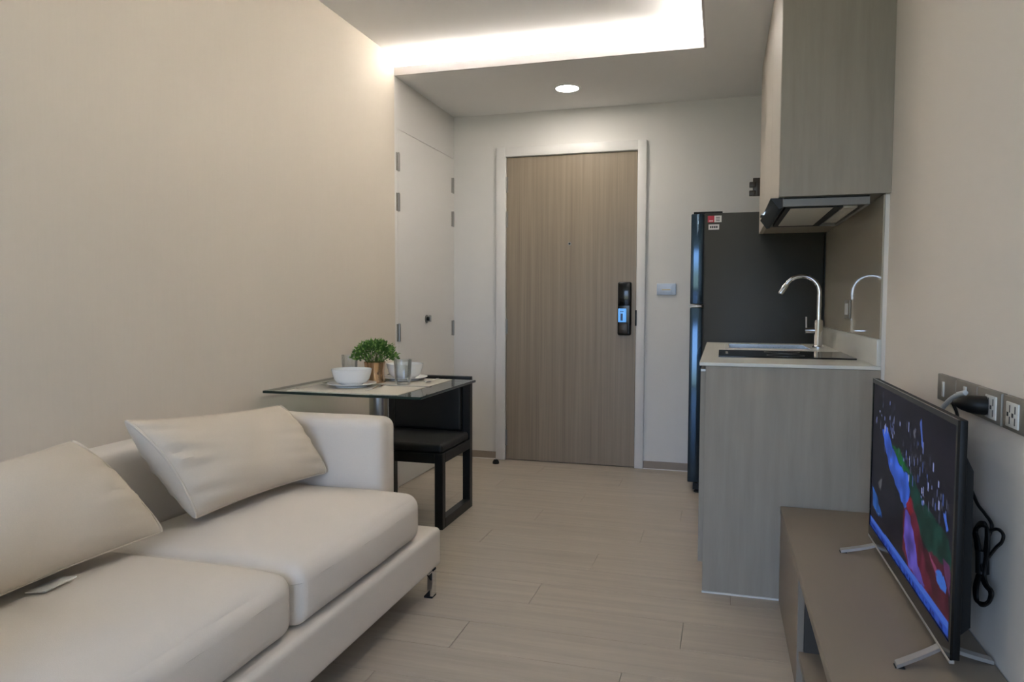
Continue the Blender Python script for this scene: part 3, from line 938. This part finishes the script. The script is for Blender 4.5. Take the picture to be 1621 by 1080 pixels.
# ================================================================== FRIDGE
FY0, FY1, FX0, FX1, FH = 4.152, 4.680, -0.168, 0.512, 1.562
fg = thing('fridge', 'tall dark grey two-door fridge with stickers between door and worktop', 'fridge', (0.17, 4.42, 0))
XD = FX0 + 0.066
box('body', 'fridge_side', fg, XD + 0.006, FX1, FY0, FY1, 0.050, FH - 0.004, bev=0.004)
ZSPL = 1.05
for z0, z1 in ((0.062, ZSPL - 0.010), (ZSPL + 0.010, FH - 0.006)):
    d = box('fridge_door', 'fridge_door', fg, FX0, XD, FY0 + 0.001, FY1 - 0.001, z0, z1, bev=0.005, seg=3)
    box('gasket', 'black_plastic', d, XD, XD + 0.007, FY0 + 0.006, FY1 - 0.006, z0 + 0.004, z1 - 0.004)
box('handle_trim', 'silver', fg, FX0 - 0.004, XD - 0.004, FY0 + 0.002, FY1 - 0.002, ZSPL - 0.006, ZSPL + 0.004, bev=0.002)
box('hinge_cover', 'black_plastic', fg, FX0 + 0.012, FX0 + 0.165, FY0 + 0.010, FY0 + 0.075, FH - 0.007, FH + 0.006, bev=0.003)
box('kick_panel', 'black_plastic', fg, FX0 + 0.03, FX1 - 0.02, FY0 + 0.01, FY1 - 0.01, 0.022, 0.056)
for xx in (FX0 + 0.055, FX1 - 0.06):
    for yy in (FY0 + 0.04, FY1 - 0.04):
        MB().lathe([(0.0001, 0), (0.020, 0), (0.020, 0.010), (0.012, 0.014), (0.012, 0.026), (0.0001, 0.026)], (xx, yy, 0), 20).build('foot', 'rubber', fg)
def sticker(x0_, x1_, z0_, z1_, m_):
    return box('sticker', m_, fg, x0_, x1_, FY0 - 0.0012, FY0 - 0.0001, z0_, z1_)
s1 = sticker(-0.080, -0.046, 1.508, 1.543, 'sticker_red')
box('print', 'sticker_white', s1, -0.074, -0.052, FY0 - 0.0016, FY0 - 0.0011, 1.513, 1.518)
s2 = sticker(-0.046, -0.008, 1.508, 1.543, 'sticker_white')
for k in range(3):
    box('print', 'print_dark', s2, -0.037, -0.017, FY0 - 0.0016, FY0 - 0.0011, 1.514 + 0.009 * k, 1.518 + 0.009 * k)
s3 = sticker(-0.076, -0.020, 1.468, 1.496, 'sticker_white')
for k in range(4):
    box('print', 'print_dark', s3, -0.068 + 0.0105 * k, -0.060 + 0.0105 * k, FY0 - 0.0016, FY0 - 0.0011, 1.476, 1.488)

# ================================================================== WALL SWITCH, DOOR STOP
sw = thing('light_switch', 'pale blue-grey light switch plate between door and fridge', 'switch', (-0.3365, YB, 1.153))
box('plate', 'switch_plate', sw, -0.396, -0.277, YB - 0.011, YB - 0.0002, 1.117, 1.189, bev=0.003)
rk = box('rocker', 'switch_plate', sw, -0.376, -0.298, YB - 0.0145, YB - 0.0105, 1.130, 1.176, bev=0.001)
box('marker', 'warm_mark', rk, -0.364, -0.310, YB - 0.0152, YB - 0.0144, 1.146, 1.154)
ds = thing('door_stop', 'small black domed door stop on the floor by the frame', 'door stop', (-1.418, 4.55, 0))
MB().lathe([(0.0001, 0.0), (0.021, 0.0), (0.022, 0.004), (0.020, 0.016), (0.013, 0.026), (0.0001, 0.029)], (-1.418, 4.55, 0.0003), 24).build('dome', 'rubber', ds)
MB().lathe([(0.0001, 0.0), (0.006, 0.0), (0.005, 0.003), (0.0001, 0.0035)], (-1.418, 4.55, 0.0285), 14).build('screw', 'chrome', ds)

# ================================================================== TELEVISION BENCH
BX, BZ = 0.2135, 0.3445
BY0, BY1 = 0.55, YK - 0.008
bn = thing('tv_bench', 'low taupe television bench along the right wall with an open niche', 'bench', (0.39, 1.64, 0))
box('top', 'bench_wood', bn, BX, XT - 0.002, BY0, BY1, BZ - 0.026, BZ, bev=0.0015, seg=1)
NY0, NY1 = 1.25, 2.085
SZ = 0.112
box('bottom_shelf', 'bench_wood', bn, BX + 0.006, XT - 0.004, BY0 + 0.018, BY1 - 0.018, SZ - 0.018, SZ)
box('plinth', 'bench_wood', bn, BX + 0.018, BX + 0.034, BY0 + 0.018, BY1 - 0.018, 0.0, SZ - 0.018)
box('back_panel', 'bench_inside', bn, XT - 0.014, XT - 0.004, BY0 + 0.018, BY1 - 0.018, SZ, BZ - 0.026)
for a, b in ((BY0, BY0 + 0.018), (BY1 - 0.018, BY1)):
    box('side_panel', 'bench_wood', bn, BX + 0.002, XT - 0.003, a, b, 0.0, BZ - 0.026)
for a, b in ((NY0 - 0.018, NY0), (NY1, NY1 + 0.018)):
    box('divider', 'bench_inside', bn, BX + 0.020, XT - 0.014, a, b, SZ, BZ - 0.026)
for a, b in ((BY0 + 0.020, NY0 - 0.002), (NY1 + 0.002, BY1 - 0.020)):
    box('drawer_front', 'bench_wood', bn, BX + 0.001, BX + 0.019, a, b, 0.004 if b > 2 else 0.06, BZ - 0.029, bev=0.001, seg=1)

# ================================================================== TELEVISION
TVX = 0.435
TYF, TYN, TZ0, TZ1 = 2.345, 1.540, 0.382, 0.846
tv = thing('television', 'slim black flat-screen television on silver feet showing a colourful broadcast', 'television', (TVX + 0.03, 1.93, BZ))
box('panel', 'black_plastic', tv, TVX + 0.0015, TVX + 0.015, TYN, TYF, TZ0, TZ1, bev=0.002, seg=2)
bz = MB()
bz.box(TVX - 0.0025, TVX + 0.002, TYN, TYN + 0.010, TZ0, TZ1).box(TVX - 0.0025, TVX + 0.002, TYF - 0.010, TYF, TZ0, TZ1)
bz.box(TVX - 0.0025, TVX + 0.002, TYN + 0.010, TYF - 0.010, TZ1 - 0.012, TZ1).box(TVX - 0.0025, TVX + 0.002, TYN + 0.010, TYF - 0.010, TZ0, TZ0 + 0.030)
bzo = bz.build('bezel', 'black_gloss', tv, smooth=0)
box('bottom_trim', 'silver', tv, TVX - 0.0035, TVX + 0.006, TYN, TYF, TZ0 - 0.007, TZ0, bev=0.001, seg=1)
MB().prism_y([(TVX + 0.0145, TZ1 - 0.050), (TVX + 0.040, TZ1 - 0.105), (TVX + 0.044, TZ0 + 0.05), (TVX + 0.0145, TZ0 + 0.02)], TYN + 0.045, TYF - 0.05).build('rear_housing', 'black_plastic', tv, smooth=20)
for fy_ in (TYN + 0.080, TYF - 0.085):
    sg = 1 if fy_ < 1.9 else -1
    ft = MB()
    for dx0, dx1 in ((TVX + 0.006, TVX - 0.090), (TVX + 0.014, TVX + 0.100)):
        yo = -0.055 if fy_ < 1.9 else 0.0
        prev = []
        K = 10
        for k in range(K + 1):
            t_ = k / K
            x_ = dx0 + (dx1 - dx0) * t_
            y_ = fy_ + yo * t_ * (1 if dx1 < dx0 else -0.3)
            z_ = TZ0 - 0.001 - (TZ0 - BZ - 0.0095) * (t_ ** 0.75)
            w_ = 0.0110
            prev.append(((x_, y_ - w_, z_), (x_, y_ + w_, z_), (x_, y_ + w_, z_ - 0.0075), (x_, y_ - w_, z_ - 0.0075)))
        vs = [p for q in prev for p in q]
        fs = [(0, 1, 2, 3), tuple(4 * K + i for i in (3, 2, 1, 0))]
        for k in range(K):
            for i in range(4):
                fs.append((4 * k + i, 4 * k + (i + 1) % 4, 4 * k + 4 + (i + 1) % 4, 4 * k + 4 + i))
        ft.add(vs, fs)
    fo = ft.build('foot', 'silver', tv, smooth=50)
    yo = -0.055 if fy_ < 1.9 else 0.0
    MB().box(TVX - 0.092, TVX - 0.074, fy_ + yo - 0.008, fy_ + yo + 0.010, BZ + 0.0002, BZ + 0.0022).build('foot_pad', 'rubber', fo)

# picture on the screen, painted as point colours on a fine grid
SYA, SYB, SZA, SZB = TYF - 0.010, TYN + 0.010, TZ1 - 0.012, TZ0 + 0.030      # far/near, top/bottom


def uvp(px, py):
    p = on_x(px, py, TVX)
    return ((SYA - p.y) / (SYA - SYB), (SZA - p.z) / (SZA - SZB))


def poly(pts):
    return [uvp(*p) for p in pts]


def inside(u, v, pg):
    c = False
    j = len(pg) - 1
    for i in range(len(pg)):
        if (pg[i][1] > v) != (pg[j][1] > v) and u < (pg[j][0] - pg[i][0]) * (v - pg[i][1]) / (pg[j][1] - pg[i][1]) + pg[i][0]:
            c = not c
        j = i
    return c


SHAPES = [
    (poly([(1409, 700), (1425, 718), (1440, 742), (1452, 775), (1475, 815), (1500, 850), (1508, 900), (1498, 915), (1472, 882), (1455, 845), (1443, 800), (1438, 765), (1425, 735)]), (22, 58, 52)),
    (poly([(1410, 702), (1424, 712), (1432, 735), (1440, 752), (1428, 742)]), (24, 92, 48)),
    (poly([(1430, 800), (1443, 790), (1450, 818), (1462, 868), (1482, 905), (1500, 940), (1500, 985), (1470, 950), (1440, 905), (1428, 870)]), (92, 34, 52)),
    (poly([(1460, 868), (1480, 880), (1498, 905), (1502, 985), (1480, 955)]), (74, 30, 44)),
    (poly([(1469, 872), (1480, 895), (1488, 925), (1479, 905)]), (128, 62, 92)),
    (poly([(1492, 885), (1504, 895), (1503, 945), (1496, 920)]), (98, 54, 96)),
    (poly([(1396, 680), (1404, 676), (1411, 705), (1425, 738), (1436, 752), (1440, 775), (1438, 800), (1431, 805), (1423, 782), (1409, 745), (1402, 715)]), (58, 96, 206)),
    (poly([(1433, 805), (1441, 820), (1448, 860), (1452, 895), (1464, 930), (1450, 915), (1438, 895), (1430, 850)]), (92, 78, 172)),
    (poly([(1434, 797), (1441, 786), (1445, 812), (1440, 818)]), (132, 30, 46)),
    (poly([(1381, 770), (1387, 782), (1396, 818), (1390, 816), (1381, 800)]), (44, 92, 172)),
    (poly([(1456, 668), (1459, 664), (1461, 712), (1459, 710)]), (76, 100, 180)),
    (poly([(1493, 814), (1498, 815), (1500, 838), (1497, 843)]), (74, 112, 216)),
    (poly([(1458, 795), (1463, 792), (1462, 800), (1459, 803)]), (110, 136, 216)),
    (poly([(1389, 765), (1396, 757), (1394, 778)]), (92, 92, 98)),
    (poly([(1445, 683), (1449, 680), (1449, 692), (1446, 694)]), (88, 88, 100)),
]
TICK = poly([(1377.5, 815), (1501, 986), (1500, 1010), (1376.5, 839)])
LOGO = poly([(1480, 904), (1487, 902), (1494, 915), (1498, 931), (1496, 940), (1488, 932), (1482, 920)])
rs = random.Random(3)
SPECK = []
for i in range(120):
    t_ = rs.random()
    px = 1393 + 105 * t_ + rs.gauss(0, 7)
    py = 650 + 160 * t_ + rs.gauss(0, 22)
    if py > 850 or px > 1503:
        continue
    SPECK.append((*uvp(px, py), rs.uniform(0.002, 0.006), rs.uniform(0.006, 0.030), rs.choice([(112, 122, 178), (150, 160, 215), (74, 78, 100), (70, 88, 150), (58, 60, 80), (52, 54, 70)])))
GU, GV = 300, 160


def vnoise(x, y):
    xi, yi = math.floor(x), math.floor(y)
    fx_, fy_2 = x - xi, y - yi
    h = lambda a, b: (math.sin(a * 127.1 + b * 311.7) * 43758.5453) % 1.0
    sx, sy = fx_ * fx_ * (3 - 2 * fx_), fy_2 * fy_2 * (3 - 2 * fy_2)
    return (h(xi, yi) * (1 - sx) + h(xi + 1, yi) * sx) * (1 - sy) + (h(xi, yi + 1) * (1 - sx) + h(xi + 1, yi + 1) * sx) * sy


vs, fs, cols = [], [], []
for i in range(GU + 1):
    for j in range(GV + 1):
        u, v = i / GU, j / GV
        vs.append((TVX + 0.0006, SYA + (SYB - SYA) * u, SZA + (SZB - SZA) * v))
        n_ = vnoise(u * 9, v * 7) * 0.6 + vnoise(u * 31, v * 23) * 0.4
        c = (20 + 16 * n_, 21 + 12 * n_, 28 + 18 * n_)
        # shapes with slightly ragged borders
        du, dv_ = 0.012 * (vnoise(u * 40, v * 30) - .5), 0.02 * (vnoise(u * 37 + 9, v * 33) - .5)
        for pg, cc in SHAPES:
            if inside(u + du, v + dv_, pg):
                k_ = 0.72 + 0.5 * vnoise(u * 26 + 3, v * 14)
                c = tuple(min(255, q * k_) for q in cc)
        for su, sv, hw, hh, cc in SPECK:
            if abs(u - su) < hw and abs(v - sv) < hh:
                c = cc
        if inside(u, v, LOGO) and vnoise(u * 110, v * 70) > 0.34:
            c = (66, 112, 206)
        if inside(u, v, TICK):
            w_ = (v - TICK[0][1]) / max(1e-6, TICK[3][1] - TICK[0][1])
            c = (70, 108, 208) if w_ < 0.25 else (48, 82, 184)
            if 0.34 < w_ < 0.86 and vnoise(u * 95, w_ * 5) > 0.55:
                c = (24, 44, 118)
        cols.append((*srgb(*c), 1))
for i in range(GU):
    for j in range(GV):
        a = i * (GV + 1) + j
        fs.append((a, a + 1, a + GV + 2, a + GV + 1))
me = bpy.data.meshes.new('screen')
me.from_pydata(vs, [], fs)
ca = me.color_attributes.new('picture', 'FLOAT_COLOR', 'POINT')
for i, c in enumerate(cols):
    ca.data[i].color = c
ms = bpy.data.materials.new('screen_picture')
ms.use_nodes = True
N, L = ms.node_tree.nodes, ms.node_tree.links
b = N['Principled BSDF']
b.inputs['Base Color'].default_value = (0.008, 0.008, 0.009, 1)
b.inputs['Roughness'].default_value = 0.30
b.inputs['Specular IOR Level'].default_value = 0.03
at = N.new('ShaderNodeAttribute')
at.attribute_name = 'picture'
L.new(at.outputs['Color'], b.inputs['Emission Color'])
b.inputs['Emission Strength'].default_value = SCREEN_POWER
me.materials.append(ms)
so = bpy.data.objects.new('screen', me)
COL.objects.link(so)
adopt(so, tv)
so['label'] = 'lit screen picture with blue ribbon, green field and news ticker'

# ================================================================== SOCKETS AND CABLES ON THE RIGHT WALL
ZP0, ZP1 = 0.825, 0.890
edges = [(1.915, 2.058), (1.767, 1.911), (1.624, 1.763), (1.470, 1.612)]
labs = ['grey wall plate with a narrow white insert above the television',
        'grey wall plate with a white aerial cable plugged in',
        'grey socket plate holding the black power plug',
        'grey socket plate with empty white outlet beside the plugged socket']
for i, ((a, b), lb) in enumerate(zip(edges, labs)):
    so_ = thing('wall_plate', lb, 'socket', (XT, (a + b) / 2, 0.8575), 'grey plates above the television')
    box('plate', 'bronze_plate', so_, XT - 0.012, XT - 0.0002, a, b, ZP0, ZP1, bev=0.002)
    c = (a + b) / 2
    if i == 0:
        ins = box('insert', 'white_plastic', so_, XT - 0.0145, XT - 0.0115, c + 0.012, c + 0.026, ZP0 + 0.012, ZP1 - 0.016, bev=0.001)
    elif i == 1:
        ins = box('insert', 'white_plastic', so_, XT - 0.0145, XT - 0.0115, c - 0.008, c + 0.010, ZP0 + 0.026, ZP1 - 0.010, bev=0.001)
    else:
        off = -0.018 if i == 2 else 0.02
        ins = box('insert', 'white_plastic', so_, XT - 0.0145, XT - 0.0115, c + off - 0.030, c + off + 0.030, ZP0 + 0.008, ZP1 - 0.010, bev=0.001)
        for dy, dz, w_, h_ in ((-0.016, 0.010, 0.002, 0.007), (-0.016, -0.012, 0.002, 0.007), (-0.004, -0.001, 0.004, 0.004), (0.010, 0.010, 0.002, 0.007), (0.010, -0.012, 0.002, 0.007), (0.020, -0.001, 0.004, 0.004)):
            box('slot', 'print_dark', ins, XT - 0.0149, XT - 0.0144, c + off + dy - w_, c + off + dy + w_, 0.8575 + dz - h_, 0.8575 + dz + h_)

pc = thing('power_cable', 'black power plug and coiled cable hanging behind the television', 'cable', (XT - 0.03, 1.70, 0.60))


def spline(pts, n=10):
    pts = [Vector(p) for p in pts]
    out = []
    for i in range(len(pts) - 1):
        p0, p1, p2, p3 = pts[max(i - 1, 0)], pts[i], pts[i + 1], pts[min(i + 2, len(pts) - 1)]
        for k in range(n):
            t = k / n
            out.append(0.5 * ((2 * p1) + (-p0 + p2) * t + (2 * p0 - 5 * p1 + 4 * p2 - p3) * t * t + (-p0 + 3 * p1 - 3 * p2 + p3) * t ** 3))
    out.append(pts[-1])
    return out


# the plug sits in the third plate; the lead hangs close to the wall
pb = Vector((XT - 0.0150, 1.697, 0.8565))
plug = MB().tube([pb, pb + Vector((-0.012, 0.001, 0)), pb + Vector((-0.026, 0.008, 0.001)), pb + Vector((-0.037, 0.020, 0.001)), pb + Vector((-0.042, 0.036, 0.0)), pb + Vector((-0.043, 0.050, -0.001))],
                 [0.0195, 0.0195, 0.0185, 0.0145, 0.0085, 0.0060], 16)
plug.build('plug', 'black_plastic', pc)
pe = pb + Vector((-0.043, 0.048, -0.001))
xc = XT - 0.016
W = lambda px, py, dx=0.0: on_x(px, py, xc + dx)
MB().tube(spline([pe, pe + Vector((0.002, 0.020, -0.006)), pe + Vector((0.012, 0.026, -0.030)), W(1520, 690), W(1528, 745), W(1545, 793), W(1558, 812), W(1568, 826), W(1570, 836), W(1566, 848), W(1560, 870)]), 0.0034, 8).build('lead', 'black_plastic', pc)
coil = MB()
for k in range(4):
    o_ = (k - 1.5) * 1.6
    d_ = -0.003 * k
    coil.tube(spline([W(1553 + o_, 905, d_), W(1547 + o_, 860, d_), W(1544 + o_ * .6, 842, d_), W(1550, 831 + o_, d_), W(1559, 831 + o_, d_), W(1563 + o_ * .6, 842, d_), W(1562 + o_, 870, d_), W(1556 + o_, 905, d_), W(1560 + o_, 925, d_),
                      W(1569 + o_ * .8, 938, d_), W(1565 + o_ * .5, 953, d_), W(1555, 957 + o_ * .8, d_), W(1546 + o_ * .6, 950, d_), W(1545 + o_, 930, d_), W(1550 + o_, 910, d_)]), 0.0034, 6)
coil.tube(spline([W(1563, 850, -0.004), W(1568, 841, -0.004), W(1579, 838, -0.004), W(1588, 846, -0.004), W(1586, 858, -0.004), W(1576, 868, -0.004), W(1565, 882, -0.004)]), 0.0034, 6)
coil.build('coil', 'black_plastic', pc)
t0, t1 = W(1555, 872, -0.005), W(1555, 908, -0.005)
MB().tube([t0, t1], 0.0125, 12).build('cable_tie', 'black_plastic', pc)

c2 = (edges[1][0] + edges[1][1]) / 2
tag(MB().tube(spline([(XT - 0.0150, c2, 0.862), (XT - 0.026, c2 + 0.002, 0.862), on_x(1528, 622, XT - 0.034), on_x(1513, 627, XT - 0.038), on_x(1500, 637, XT - 0.040), on_x(1490, 652, XT - 0.040), on_x(1486, 690, XT - 0.034), on_x(1484, 740, XT - 0.03)]),
              0.0056, 10).build('aerial_cable', 'white_cable'), 'white aerial cable bending down behind the television', 'cable')
